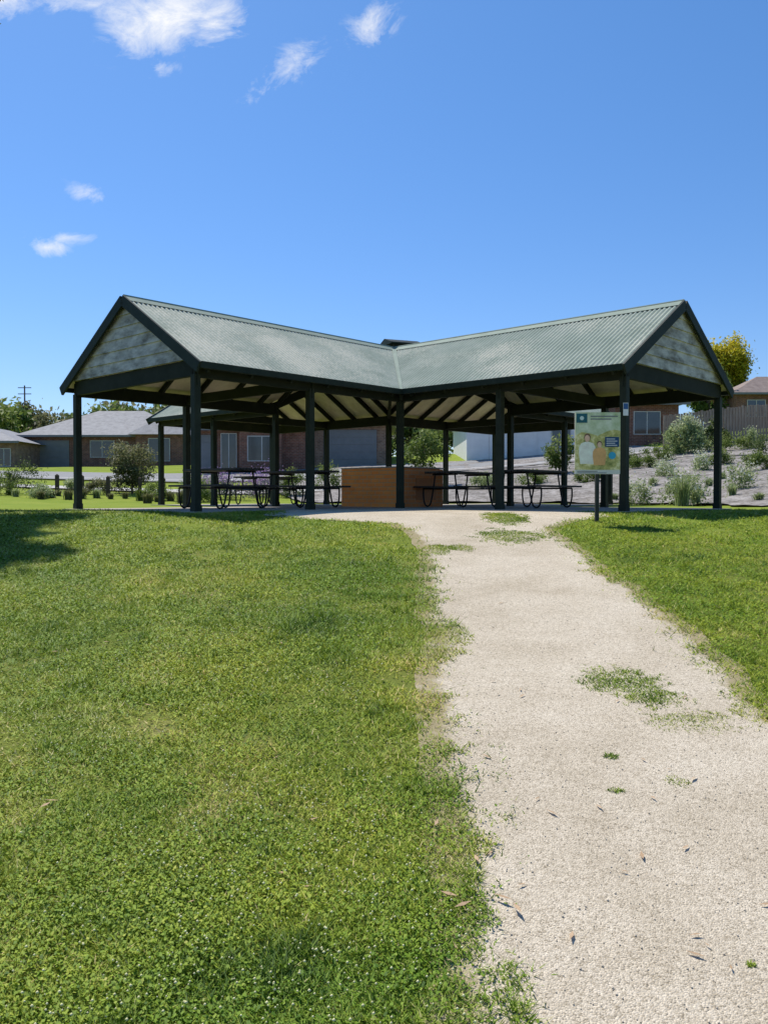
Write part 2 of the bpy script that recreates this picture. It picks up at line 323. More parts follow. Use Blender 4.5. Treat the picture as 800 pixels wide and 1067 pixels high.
# ---------------- shelter
S=empty('picnic_shelter',(CX,CY,SLABZ),ROT,label='cross-shaped open picnic shelter with green corrugated roof and dark posts',category='shelter')
def rz(k): return Matrix.Rotation(k*pi/2,4,'Z')
def tr(mb,M):
    mb.v=[tuple(M@Vector(p)) for p in mb.v]; return mb
roofV=[];roofQ=[];roofT=[]; ceilm=MB()
PIT=.090; du=PIT/8
us=np.arange(0.0,Gx+1e-6,du)
for kq in range(4):
    for sgn in (1,-1):
        sw=np.sin(2*pi*us/PIT); cor=.013*sw
        top=np.stack([us,0*us,Hr+cor],-1); vb=np.minimum(e_+.04,us+.0)
        bot=np.stack([us,sgn*vb,Hr-SL*vb+cor],-1)
        V=np.concatenate([top,bot]); c,s=round(cos(kq*pi/2)),round(sin(kq*pi/2))
        V=np.stack([V[:,0]*c-V[:,1]*s,V[:,0]*s+V[:,1]*c,V[:,2]],-1)
        o=sum(len(x) for x in roofV); n=len(us); i=np.arange(n-1)
        q=np.stack([i,i+1,i+1+n,i+n],-1)
        if sgn>0: q=q[:,::-1]
        roofV.append(V); roofQ.append(q+o); roofT.append(np.tile(.5+.5*sw,2))
        z=.035
        cv=[(0,0,Hr-z),(Gx-.03,0,Hr-z),(Gx-.03,sgn*(e_-.02),Hr-z-SL*(e_-.02)),(e_-.02,sgn*(e_-.02),Hr-z-SL*(e_-.02))]
        t=MB().add(cv,[(0,1,2,3)]); tr(t,rz(kq)); ceilm.add(t.v,t.f)
roof=finish('roof',npmesh('roof',np.concatenate(roofV),quads=np.concatenate(roofQ),tint=np.concatenate(roofT)),M_roof,S,smooth=True)
obj('ceiling',ceilm,M_ceil,roof)
M_cap=pmat('ridge_cap_green',(.24,.30,.24),(.32,.38,.31),3,.75,spec=.15)
for kq in range(4):
    mb=MB()
    for sg in (1,-1):
        mb.add([(.0,0,Hr+.03),(Gx,0,Hr+.03),(Gx,sg*.16,Hr+.02-SL*.16),(.16,sg*.16,Hr+.02-SL*.16)],[(0,1,2,3)])
    mb.tube([(0,0,Hr+.025),(Gx,0,Hr+.025)],.02,6)
    obj('ridge_cap',tr(mb,rz(kq)),M_cap,roof)
    mb=MB(); up=.018
    w=.07
    mb.add([(w+.1,.1,Hr+up-SL*.1),(e_+w,e_+.03,Hr+up-SL*(e_+.03)),(e_+.03,e_+w,Hr+up-SL*(e_+.03)),(.1,.1+w,Hr+up-SL*.1)],[(0,1,2,3)])
    obj('valley_flashing',tr(mb,rz(kq)),M_cap,roof)
    mb=MB(); zb=2.36; nb=6; zt=Hr-.09; bh=(zt-zb)/nb
    for i in range(nb):
        z0=zb+i*bh; z1=z0+bh; h0=(Hr-.06-z0)/SL; h1=max((Hr-.06-z1)/SL,.01)
        x0=E+.085; x1=E+.062
        mb.add([(x0,-h0,z0),(x0,h0,z0),(x1,h1,z1),(x1,-h1,z1)],[(0,1,2,3)])
        mb.add([(x0,-h0,z0),(x0,h0,z0),(E+.05,h0,z0),(E+.05,-h0,z0)],[(3,2,1,0)])
    mb.add([(E+.045,-(Hr-.06-zb)/SL,zb),(E+.045,(Hr-.06-zb)/SL,zb),(E+.045,0,Hr-.06)],[(2,1,0)])
    obj('gable_panel',tr(mb,rz(kq)),M_board,S)
    for sg in (1,-1):
        mb=MB(); vb=e_+.06
        mb.beam((Gx+.02,0,Hr-.055),(Gx+.02,sg*vb,Hr-.055-SL*vb),.04,.17)
        obj('barge_board',tr(mb,rz(kq)),M_barge,S)
        mb=MB(); zf=Ze-.05; mb.box(e_-.0,Gx,0,.09,-.05,.05,Matrix.Translation((0,sg*(e_+.03)-.045,zf)))
        obj('gutter',tr(mb,rz(kq)),M_barge,S)
        mb=MB(); mb.box(a_-.06,E+.04,sg*a_-.04,sg*a_+.04,2.08,2.32)
        obj('eave_beam',tr(mb,rz(kq)),M_beam,S)
        def rafter(u,vend):
            mb=MB(); z=.035+.06
            mb.beam((u,sg*.03,Hr-z-SL*.03-.02),(u,sg*vend,Hr-z-.02-SL*vend),.045,.11)
            obj('rafter',tr(mb,rz(kq)),M_beam,S)
        for u in np.linspace(2.35,E-.1,6): rafter(u,e_-.03)
        for u in (.7,1.3,1.85): rafter(u,u)
    mb=MB(); mb.box(E-.04,E+.04,-a_-.0,a_+.0,2.10,2.355); obj('gable_beam',tr(mb,rz(kq)),M_beam,S)
    mb=MB(); mb.box(a_+L_/2-.04,a_+L_/2+.04,-a_,a_,2.12,2.30); obj('tie_beam',tr(mb,rz(kq)),M_beam,S)
    mb=MB(); mb.box(.2,E,-.03,.03,Hr-.25,Hr-.07); obj('ridge_beam',tr(mb,rz(kq)),M_beam,S)
    mb=MB(); mb.beam((.1,.1,Hr-.15-SL*.1),(e_-.05,e_-.05,Hr-.15-SL*(e_-.05)),.07,.16); obj('valley_rafter',tr(mb,rz(kq)),M_beam,S)
    for (u,v) in ((E-.0,a_),(E-.0,-a_),(a_+L_/2,a_),(a_+L_/2,-a_),(a_,a_)):
        mb=MB(); w=.056; mb.box(u-w,u+w,v-w,v+w,0,2.12); mb.box(u-w-.01,u+w+.01,v-w-.01,v+w+.01,-.0,.10)
        mb.box(u-.01,u+.01,v-w-.014,v+w+.014,1.95,2.25)
        obj('post',tr(mb,rz(kq)),M_dark,S)
mb=MB(); zz=Hr+.0
c=.42
mb.add([(-c,-c,zz+.12),(c,-c,zz+.12),(c,c,zz+.12),(-c,c,zz+.12),(-c,0,zz+.25),(c,0,zz+.25),(-c,-c,zz+.09),(c,-c,zz+.09),(c,c,zz+.09),(-c,c,zz+.09)],
 [(0,1,5,4),(2,3,4,5),(9,8,7,6),(0,6,7,1),(2,8,9,3),(1,7,8,2),(3,9,6,0),(1,2,5),(3,0,4)])
mb.box(-.3,.3,-.3,.3,zz-.2,zz+.1)
obj('roof_vent',tr(mb,Matrix.Translation((.45,.18,.03))@Matrix.Rotation(-pi/4+.35,4,'Z')),M_barge,roof)
# ---------------- barbecue
bx,by=pX(417,17.3),17.3
B=empty('brick_barbecue',(bx,by,SLABZ),ROT,label='orange brick barbecue block with steel hotplate top on slab',category='barbecue')
mb=MB().box(0,1.42,.10,1.75,0,.83); obj('brick_base',mb,M_bbqbrick,B)
mb=MB().box(.02,1.40,.0,.098,0,.82); obj('brick_front',mb,M_bbqbrick2,B)
mb=MB().box(-.015,1.435,-.015,1.765,.831,.855); obj('benchtop',mb,M_conc,B,bevel=.006)
mb=MB().box(.25,1.18,.35,.8,.857,.87); mb.box(.25,1.18,1.0,1.45,.857,.87); obj('hotplate',mb,M_steel,B)
mb=MB().box(.50,1.15,-.014,-.002,.15,.62); obj('door',mb,pmat('brown_door',(.30,.11,.04),(.38,.15,.055),4,.5),B)
# ---------------- picnic tables
M_tab=pmat('table_slats',(.03,.026,.022),(.06,.05,.042),4,.6)
def table(loc,r):
    e=empty('picnic_table',loc,r,label='dark slatted picnic table with attached benches on bent pipe legs',category='picnic table',group='picnic tables under the shelter')
    mb=MB()
    for i in range(5):
        y=-.34+i*.14; mb.box(-.82,.82,y,y+.12,.705,.745)
    obj('tabletop',mb,M_tab,e,bevel=.006)
    for sg in (1,-1):
        mb=MB()
        for i in range(2):
            y=sg*.54-.12+i*.125; mb.box(-.82,.82,y,y+.11,.41,.445)
        obj('seat',mb,M_tab,e,bevel=.006)
    for x in (-.56,.56):
        mb=MB()
        for sg in (1,-1):
            mb.tube(smooth_path([(x,sg*.58,.39),(x,sg*.58,.22),(x,sg*.54,.06),(x,sg*.46,.022),(x,sg*.38,.10),(x,sg*.30,.45),(x,sg*.26,.70)]),.0165,8)
        mb.tube([(x,-.58,.39),(x,.58,.39)],.016,8); mb.tube([(x,-.33,.685),(x,.33,.685)],.016,8)
        obj('leg',mb,M_leg,e,smooth=True)
    return e
tb=None
for (u,v,al) in ((-4.75,0,1),(-2.85,0,1),(0,-3.7,0),(0,-1.95,0),(0,4.6,0)):
    x,y=W(u,v); r=ROT+(pi/2 if al else 0)
    if tb is None: tb=table((x,y,SLABZ),r)
    else: copy_thing(tb,(x,y,SLABZ),r)
# ---------------- sign
sy=11.4; sx=pX(622,sy); sz=T(sx,sy)
SG=empty('park_sign',(sx,sy,sz-.02),0,label='community information poster board on a grey metal post beside path',category='sign')
zb=pZ(494,sy)-sz+.02; zt=pZ(430,sy)-sz+.02; x0=pX(598,sy)-sx; x1=pX(645,sy)-sx
mb=MB().box(-.025,.025,.0,.05,0,zt-.02); obj('pole',mb,pmat('galvanised',(.035,.04,.035),(.06,.065,.06),6,.7,spec=.1),SG)
mb=MB().box(x0,x1,-.022,-.002,zb,zt); pan=obj('sign_panel',mb,pmat('panel_face',(.62,.62,.54),(.74,.72,.64),5,.6),SG)
def flat(name,pts,col,y,par,c2=None,c3=None,sc=9):
    mb=MB().add([(px,y,pz) for px,pz in pts],[tuple(range(len(pts)))]); return obj(name,mb,pmat(name,col,c2 or tuple(min(1,q*1.4) for q in col),sc,.5,c3=c3),par)
w=x1-x0;h=zt-zb
def R(u0,u1,v0,v1): return [(x0+w*u0,zb+h*v0),(x0+w*u1,zb+h*v0),(x0+w*u1,zb+h*v1),(x0+w*u0,zb+h*v1)]
def circ(u,v,r,n=20,ry=None): return [(x0+w*u+r*cos(2*pi*i/n),zb+h*v+(ry or r)*sin(2*pi*i/n)) for i in range(n)]
flat('poster_picture',R(.0,1.0,.07,1.0),(.20,.22,.05),-.0245,pan,c2=(.58,.52,.17),c3=(.95,.85,.48),sc=9)
flat('poster_hills',[(x0,zb+h*.62),(x0+w*.15,zb+h*.68),(x0+w*.32,zb+h*.66),(x0+w*.5,zb+h*.62),(x0+w*.7,zb+h*.69),(x0+w*.85,zb+h*.72),(x0+w,zb+h*.70),(x0+w,zb+h),(x0,zb+h)],(.42,.50,.24),-.0260,pan,c2=(.80,.82,.62),sc=9)
flat('poster_logo_tile',R(.03,.27,.83,.98),(.015,.10,.12),-.0275,pan)
flat('poster_logo',circ(.15,.905,.028),(.5,.6,.55),-.0285,pan)
mb=MB()
for i,(u0,u1,v) in enumerate([(.34,.94,.935),(.34,.8,.89)]): mb.add([(p[0],-.0275,p[1]) for p in R(u0,u1,v-.009,v+.009)],[(0,1,2,3)])
obj('poster_heading',mb,M_greydoor,pan)
def person(u,v,s,shirt,skin,nm,yo):
    X=x0+w*u; Zc=zb+h*v; k=s
    def sh(P,c,y,n,sc=12): flat(nm+n,[(X+a*k,Zc+b_*k) for a,b_ in P],c,y-yo,pan,sc=sc)
    sh([(-.095,-.25),(.095,-.25),(.115,-.10),(.112,-.02),(.085,.03),(.03,.052),(-.03,.052),(-.085,.03),(-.112,-.02),(-.115,-.10)],shirt,-.0275,'_shirt')
    sh([(.045*cos(t*pi/8),.112+.055*sin(t*pi/8)) for t in range(16)],(.16,.09,.05),-.0281,'_hair')
    sh([(.036*cos(t*pi/8),.098+.046*sin(t*pi/8)) for t in range(16)],skin,-.0287,'_face')
person(.27,.46,1.0,(.78,.72,.60),(.72,.44,.30),'poster_adult',0); person(.54,.38,.8,(.66,.36,.14),(.74,.47,.32),'poster_child',.0020)
flat('poster_text_block',R(.66,.97,.44,.60),(.02,.06,.14),-.0320,pan)
mb=MB()
for i in range(4): mb.add([(p[0],-.0330,p[1]) for p in R(.69,.69+.24-.05*(i%2),.46+i*.034,.471+i*.034)],[(0,1,2,3)])
obj('poster_text_lines',mb,M_white,pan)
flat('poster_badge',circ(.82,.30,.05),(.04,.33,.50),-.0320,pan)
mb=MB()
for i in range(2): mb.add([(p[0],-.0245,p[1]) for p in R(.05,.7-.2*i,.012+i*.026,.024+i*.026)],[(0,1,2,3)])
obj('poster_footer_lines',mb,M_greydoor,pan)
npx,npy=W(-a_,-E)
NT=empty('notice_plate',(npx-.01,npy-.10,SLABZ+1.5),0,label='small blue and white notice plate on shelter post',category='notice')
mb=MB().box(-.04,.04,-.004,0,0,.2); pl0=obj('plate',mb,M_white,NT)
mb=MB().box(-.035,.035,-.0065,-.0045,.10,.19); obj('blue_panel',mb,pmat('blue_panel',(.03,.10,.25),(.04,.12,.3),5,.4),pl0)
# ---------------- houses
def house(name,label,px0,px1,Y,depth,wallm,roofm,openings=(),rot=0,h=2.5,rp=1.6,z=None,wing=None):
    x0,x1=pX(px0,Y),pX(px1,Y); w=x1-x0; zb=min(T(x0,Y),T(x1,Y)) if z is None else z
    e=empty(name,(x0,Y,zb),rot,label=label,category='house')
    mb=MB().box(0,w,0,depth,-.6,h)
    def hip(mb,X0,X1,Y0,Y1,zt,o=.45):
        ww=X1-X0;dd=Y1-Y0; a=(X0-o,Y0-o,h-.02);b=(X1+o,Y0-o,h-.02);c=(X1+o,Y1+o,h-.02);d=(X0-o,Y1+o,h-.02)
        if ww>=dd: i=dd/2+o; r0=(X0-o+i,(Y0+Y1)/2,zt); r1=(X1+o-i+.01,(Y0+Y1)/2,zt); mb.add([a,b,c,d,r0,r1],[(0,1,5,4),(1,2,5),(2,3,4,5),(3,0,4),(3,2,1,0)])
        else: i=ww/2+o; r0=((X0+X1)/2,Y0-o+i,zt); r1=((X0+X1)/2,Y1+o-i+.01,zt); mb.add([a,b,c,d,r0,r1],[(0,1,4),(1,2,5,4),(2,3,5),(3,0,4,5),(3,2,1,0)])
    rb=MB(); hip(rb,0,w,0,depth,h+rp)
    if wing:
        for (u0,u1,dp) in wing:
            mb.box(u0*w,u1*w,-dp,-.003,-.6,h-.01); hip(rb,u0*w,u1*w,-dp,depth*.45,h+rp*.72)
    obj('wall',mb,wallm,e)
    rf=obj('roof',rb,roofm,e)
    mb=MB().box(-.47,w+.47,-.55,-.46,h-.14,h+.0); obj('gutter',mb,M_greydoor,rf)
    for (t,u,zz,ww,hh) in openings:
        xx=u*w; yo=0
        if wing:
            for (u0,u1,dp) in wing:
                if u0<=u<u1: yo=-dp
        if t=='window':
            wi=obj('window',MB().box(xx,xx+ww,yo-.03,yo-.003,zz,zz+hh),M_glass,e)
            f=MB(); tk=.045
            f.box(xx-tk,xx,yo-.05,yo-.003,zz-tk,zz+hh+tk).box(xx+ww,xx+ww+tk,yo-.05,yo-.003,zz-tk,zz+hh+tk).box(xx,xx+ww,yo-.05,yo-.003,zz-tk,zz).box(xx,xx+ww,yo-.05,yo-.003,zz+hh,zz+hh+tk).box(xx+ww/2-.025,xx+ww/2+.025,yo-.047,yo-.031,zz,zz+hh)
            obj('frame',f,M_frame,wi)
        else:
            f=MB(); n=5
            for i in range(n): f.box(xx,xx+ww,yo-.05,yo-.003,zz+hh*i/n+.01,zz+hh*(i+1)/n-.01)
            f.box(xx,xx+ww,yo-.03,yo-.002,zz,zz+hh)
            obj('garage_door' if t!='door' else 'door',f,M_white if t=='wgarage' else M_greydoor,e)
    return e
house('brick_house','wide low red brick house with broad grey hipped roof',24,194,58,8,M_redbrick,M_tile,[('garage',.06,.05,2.6,2.0),('window',.42,.9,1.6,1.1),('window',.80,.6,1.4,1.5)],rp=2.1,h=2.4,wing=[(.72,1.0,1.0)])
house('brick_house','brick house with grey hipped roof near the road bend',-70,16,54,8,M_brownbrick,M_tile,[('window',.8,.9,.8,1.1)],rp=1.1,z=1.0)
house('brick_house','brown brick house with white framed windows behind flowering shrubs',204,318,46,9,M_redbrick,M_tile,[('garage',.03,.05,.9,2.1),('window',.24,.3,.8,1.9),('window',.50,.7,1.5,1.3)],wing=[(.42,.80,.7)])
house('garage_building','brick garage with charcoal panel lift door',328,404,47,8,M_brownbrick,M_tile,[('garage',.12,.05,3.0,2.1)])
house('white_house','white walled house with white garage door beside brick pier',486,604,46,9,M_white,M_tile,[('wgarage',.2,.05,2.6,2.1),('window',.75,.8,1.0,1.2)])
house('brick_house','brown brick house with grey roof behind mulched bank',640,706,46,9,M_redbrick,M_tile,[('window',.3,.8,1.4,1.2)])
house('brick_house','brick house with brown tiled roof high on the rise',766,880,58,5,M_redbrick,M_tile2,[('window',.10,.9,1.2,1.1),('window',.5,.9,1.6,1.1)],z=4.6,rp=1.5)
# fence
fx=13.4
FN=empty('paling_fence',(fx,40,T(fx,40)),0,label='weathered timber paling fence along the top of bank',category='fence')
mb=MB(); x=0
while x<12:
    gz=T(fx+x,40-x*.2)-T(fx,40); hh=1.75+random.uniform(-.04,.04)
    mb.box(x,x+.115,-x*.2-.01,-x*.2+.01,gz-.1,gz+hh); x+=.128
obj('palings',mb,M_fence,FN)
mb=MB()
for zz in (.4,1.4): mb.beam((0,.04,zz),(12,-2.36,zz+T(fx+12,37.6)-T(fx,40)),.05,.09)
obj('rail',mb,M_fence,FN)
def strip(name,pts,wd,mat,dz,**k):
    V=[];Q=[]
    P=smooth_path([(x,y,0) for x,y in pts],12)
    for i,p in enumerate(P):
        d=(P[min(i+1,len(P)-1)]-P[max(i-1,0)]).normalized(); nn=Vector((-d.y,d.x,0))
        for t in np.linspace(-.5,.5,5):
            q=p+nn*wd*t; V.append((q.x,q.y,T(q.x,q.y)+dz))
    for i in range(len(P)-1):
        for j in range(4): o=i*5+j; Q.append((o+1,o,o+5,o+6))
    return finish(name,npmesh(name,np.array(V),quads=np.array(Q)),mat,smooth=True,**k)
strip('road',[(-60,42),(-35,42.5),(-20,43),(-8,42.5),(6,42.5),(14,43)],6.5,M_road,.05,kind='structure')
strip('kerb',[(-60,38.4),(-35,39),(-20,39.5),(-8,39),(6,39),(14,39.5)],.35,M_kerb,.15,kind='structure')
strip('footpath',[(-60,33),(-30,33.5),(-18,34),(-9,33.5),(-2,33)],1.6,M_kerb,.06,kind='structure')
b0=None
for px in (10,60,86,113,146,171):
    Y=30; x=pX(px,Y); loc=(x,Y,T(x,Y)-.02)
    if b0 is None:
        b0=empty('bollard',loc,0,label='short dark timber bollard at lawn edge',category='bollard',group='timber bollards along the lawn edge')
        mb=MB().box(-.06,.06,-.06,.06,0,.72); mb.add([(-.06,-.06,.72),(.06,-.06,.72),(.06,.06,.72),(-.06,.06,.72),(0,0,.78)],[(0,1,4),(1,2,4),(2,3,4),(3,0,4)])
        obj('bollard_post',mb,M_bollard,b0)
    else: copy_thing(b0,loc,random.uniform(0,.3))
# ---------------- foliage
def leafcloud(centers,sizes,tints):
    n=len(centers); d=rng.normal(size=(n,3)); d/=np.linalg.norm(d,axis=1)[:,None]
    up=rng.normal(size=(n,3)); s=np.cross(d,up); s/=np.linalg.norm(s,axis=1)[:,None]
    sz=sizes[:,None]
    a=centers-d*sz; b=centers+s*sz*.45; c=centers+d*sz; e=centers-s*sz*.45
    V=np.stack([a,b,c,e],1).reshape(-1,3); Q=np.arange(4*n).reshape(-1,4)
    return V,Q,np.repeat(tints,4)
def crownpts(rad,ncl,nleaf,cl=.32,shell=.55,lowcut=-1,fl=0):
    cs=[]
    while len(cs)<ncl:
        p=rng.normal(size=3); p/=np.linalg.norm(p); q=p*(shell+(1-shell)*rng.random())
        if q[2]<lowcut: continue
        cs.append(q)
    cs=np.array(cs); ct=rng.random(ncl)
    idx=rng.integers(0,ncl,nleaf); off=rng.normal(size=(nleaf,3))*cl*(.5+.6*ct[idx])[:,None]
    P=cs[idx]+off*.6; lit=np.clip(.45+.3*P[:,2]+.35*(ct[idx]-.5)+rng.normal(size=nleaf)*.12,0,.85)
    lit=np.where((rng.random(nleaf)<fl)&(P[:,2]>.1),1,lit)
    return P*np.array(rad),lit
def tree(name,label,x,y,h,rad,mat,nl=5000,ls=.12,trunk=.15,ncl=26,z=None,group=None,ch=None,shell=.55,cl=.32):
    zb=T(x,y) if z is None else z
    e=empty(name,(x,y,zb-.05),random.uniform(0,6),label=label,category='tree')
    if group: e['group']=group
    cz=h-rad[2] if ch is None else ch
    mb=MB(); mb.tube(smooth_path([(0,0,0),(random.uniform(-.1,.1)*h*.2,0,cz*.5),(random.uniform(-.1,.1)*h*.3,.05,cz),(0,0,cz+rad[2]*.6)],4),[trunk*(1-.8*i/12) for i in range(13)],8)
    for i in range(7):
        t=i*2.4; s=cz*random.uniform(.75,.95)
        q=(cos(t)*rad[0]*.7,sin(t)*rad[1]*.7,cz+random.uniform(-.2,.6)*rad[2])
        mb.tube(smooth_path([(0,0,s),(q[0]*.4,q[1]*.4,(s+q[2])/2+.1),q],4),[trunk*.45*(1-.8*j/8) for j in range(9)],6)
    obj('trunk',mb,M_bark,e)
    P,t=crownpts(rad,ncl,nl,shell=shell,cl=cl); P=P+np.array([0,0,cz])
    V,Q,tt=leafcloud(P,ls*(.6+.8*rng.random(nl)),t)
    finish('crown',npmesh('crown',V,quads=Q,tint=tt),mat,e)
    return e
def shrub(name,label,x,y,rad,mat,nl=1500,ls=.05,ncl=16,cat='shrub',group=None,cl=.32,fl=0):
    P,t=crownpts(rad,ncl,nl,lowcut=-.3,cl=cl,fl=fl); P=P+np.array([0,0,rad[2]*.45]); P[:,2]=np.abs(P[:,2])
    V,Q,tt=leafcloud(P,ls*(.6+.8*rng.random(nl)),t)
    ob=finish(name,npmesh(name,V,quads=Q,tint=tt),mat,label=label,category=cat); ob.location=(x,y,T(x,y))
    if group: ob['group']=group
    return ob
def tuft(name,label,x,y,r,h,mat,n=260,w=.012,group=None):
    az=rng.random(n)*2*pi; ln=h*(.6+.5*rng.random(n)); lean=r/h*(rng.random(n)**.7)
    base=np.stack([rng.normal(size=n)*r*.15,rng.normal(size=n)*r*.15,0*az],-1)
    d=np.stack([np.cos(az),np.sin(az),0*az],-1); s=np.stack([-np.sin(az),np.cos(az),0*az],-1)
    mid=base+d*(lean*ln*.4)[:,None]+np.array([0,0,1])*(ln*.62)[:,None]
    tip=base+d*(lean*ln)[:,None]+np.array([0,0,1])*(ln*(1-.25*lean))[:,None]
    V=np.stack([base-s*w,base+s*w,mid+s*w,mid-s*w,tip],1).reshape(-1,3); i=np.arange(n)*5
    Q=np.stack([i,i+1,i+2,i+3],-1); Tt=np.stack([i+3,i+2,i+4],-1)
    t=np.repeat(np.clip(rng.normal(.5,.2,n),0,.85),5)
    ob=finish(name,npmesh(name,V,tris=Tt,quads=Q,tint=t),mat,label=label,category='plant'); ob.location=(x,y,T(x,y))
    if group: ob['group']=group
    return ob
def at(px,Y): return pX(px,Y),Y
for px,Y,top,rw,mat in ((4,90,421,3.5,M_fmid),(36,95,424,3.5,M_folive),(-25,80,412,4,M_fmid),(128,80,423,3.5,M_fmid),(150,90,415,4,M_folive),(95,100,431,5,M_folive),(185,78,422,4,M_fmid),(215,80,422,5,M_fdark),(290,85,425,6,M_fdark),(66,105,431,6,M_fmid),(430,75,440,5,M_fdark)):
    x=pX(px,Y); zb=T(x,Y); h=pZ(top,Y)-zb
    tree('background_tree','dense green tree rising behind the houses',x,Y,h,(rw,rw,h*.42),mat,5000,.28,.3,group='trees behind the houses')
x,Y=at(755,66); zb=T(x,Y); tree('golden_tree','tree with golden yellow foliage beside tiled roof',x,Y,pZ(352,Y)-zb,(1.7,1.7,2.3),M_fyel,15000,.13,.15,ncl=30,shell=.45,cl=.38)
x,Y=at(736,60); tree('dark_tree','dark green tree beside golden tree',x,Y,pZ(382,Y)-T(x,Y),(1.4,1.4,1.8),M_fmid,6000,.16,.2)
x,Y=at(138,32); tree('small_tree','small open olive-green tree near the footpath',x,Y,pZ(450,Y)-T(x,Y),(1.15,1.15,.85),M_folive,6000,.055,.05,ch=1.1)
x,Y=at(440,33); tree('small_tree','light green small tree behind the barbecue',x,Y,pZ(448,Y)-T(x,Y),(.9,.9,.8),M_fmid,3000,.06,.05)
x,Y=at(582,34); tree('small_tree','bushy green small tree near white house',x,Y,pZ(452,Y)-T(x,Y),(.7,.7,.7),M_fmid,2500,.06,.05)
x,Y=at(716,37); shrub('round_shrub','rounded pale green shrub before paling fence',x,Y,(.95,.85,1.05),M_fgrey,7000,.06,ncl=30)
x,Y=at(744,38.5); shrub('round_shrub','dark green shrub against paling fence',x,Y,(.7,.6,.8),M_fdark,4000,.06,ncl=20)
tree('shade_tree','broad leafy tree shading the lawn edge',-10.4,15.3,14.4,(2.2,2.3,2.1),M_fdark,22000,.17,.22,ncl=44,cl=.2)
tree('shade_tree','tall leafy tree at the lawn edge',-11.4,18.2,15.5,(2.3,2.6,2.3),M_fdark,22000,.17,.22,ncl=44,cl=.2)
for px,Y,rx,h,mat,nm in ((212,29,.45,.5,M_fmid,'green_shrub'),(228,31,.8,.75,M_fpurp,'lavender_shrub'),(256,31,.9,.85,M_fpurp,'lavender_shrub'),(284,32,.8,.7,M_fpurp,'lavender_shrub'),(304,31,.55,.6,M_fmid,'green_shrub'),(340,33,.6,.7,M_fmid,'green_shrub'),
   (-4,29,.7,.55,M_fmid,'green_shrub'),(20,30,.7,.75,M_fdark,'green_shrub'),(47,28,.4,.3,M_fgrey,'green_shrub'),(100,31,.5,.35,M_folive,'green_shrub'),(163,29,.5,.4,M_fmid,'green_shrub'),(205,33,.7,.5,M_fgrey,'green_shrub'),(78,33,.35,.3,M_fgrey,'green_shrub'),
   (668,33,.55,.4,M_fmid,'green_shrub'),(652,35,.5,.45,M_fdark,'green_shrub'),(684,35,.6,.5,M_fmid,'green_shrub'),(693,29,.38,.42,M_fgrey,'flowering_shrub'),(788,28,.5,.45,M_fmid,'green_shrub'),(770,23.5,.36,.5,M_fgrey,'flowering_shrub'),(749,31,.4,.4,M_fmid,'green_shrub'),(803,32,.6,.6,M_fdark,'green_shrub'),(764,36,.6,.5,M_fmid,'green_shrub'),(782,36,.5,.6,M_fgrey,'green_shrub'),(729,30,.32,.42,M_fgrey,'flowering_shrub'),(500,31,.5,.4,M_fgrey,'green_shrub'),(555,31,.5,.35,M_fmid,'green_shrub'),(610,30,.45,.36,M_fmid,'green_shrub'),(717,20.6,.42,.62,M_fgrey,'flowering_shrub'),(703,21.6,.3,.42,M_fgrey,'flowering_shrub'),(664,22.5,.32,.44,M_fgrey,'flowering_shrub')):
    x,Y=at(px,Y); lab={'lavender_shrub':'lavender shrub with purple flower heads in garden bed','green_shrub':'low leafy green shrub in the garden bed','flowering_shrub':'loose pale shrub with white flowers in grey mulch'}[nm]
    f_=nm=='flowering_shrub'
    shrub(nm,lab,x,Y,(rx,rx,h),mat,1300 if f_ else 2200,.036,group='garden shrubs',cl=.65 if f_ else .45,fl=.14 if f_ else 0,ncl=11)
for px,Y,r,h in ((711,20.2,.42,.8),(724,21,.3,.55),(698,24.5,.28,.4),(762,22,.25,.36),(790,19.5,.22,.26),(680,27,.3,.34),(738,25,.25,.34),(778,25,.3,.38),(655,26,.22,.3),(640,24.5,.2,.26),(805,23,.3,.42),(752,26.5,.25,.3),(716,27,.2,.28),(730,23,.18,.22)):
    x,Y=at(px,Y); tuft('strappy_plant','pale strappy-leaved plant clump in grey mulch',x,Y,r,h,M_fgrey,180,.010,group='strappy plants in the mulch')
px=-4
while px<200:
    Y=27.5+random.uniform(-.8,2.5); x,Y=at(px,Y); sc=random.uniform(.5,1.25)
    tuft('strappy_plant','low grassy clump along the lawn border',x,Y,.35*sc,.42*sc,random.choice((M_folive,M_fmid,M_fgrey,M_folive)),160,.013,group='grassy clumps along the lawn border'); px+=random.uniform(5,19)
Y=95; x=pX(27,Y); zb=T(x,Y); e=empty('utility_pole',(x,Y,zb),0,label='tall timber power pole with two crossarms',category='utility pole')
hh=pZ(402,Y)-zb; obj('pole',MB().tube([(0,0,-.3),(0,0,hh)],[.13,.08],8),M_bark,e)
for zz in (hh-.3,hh-1.0): obj('crossarm',MB().box(-.75,.75,-.05,.05,zz,zz+.08),M_bark,e)
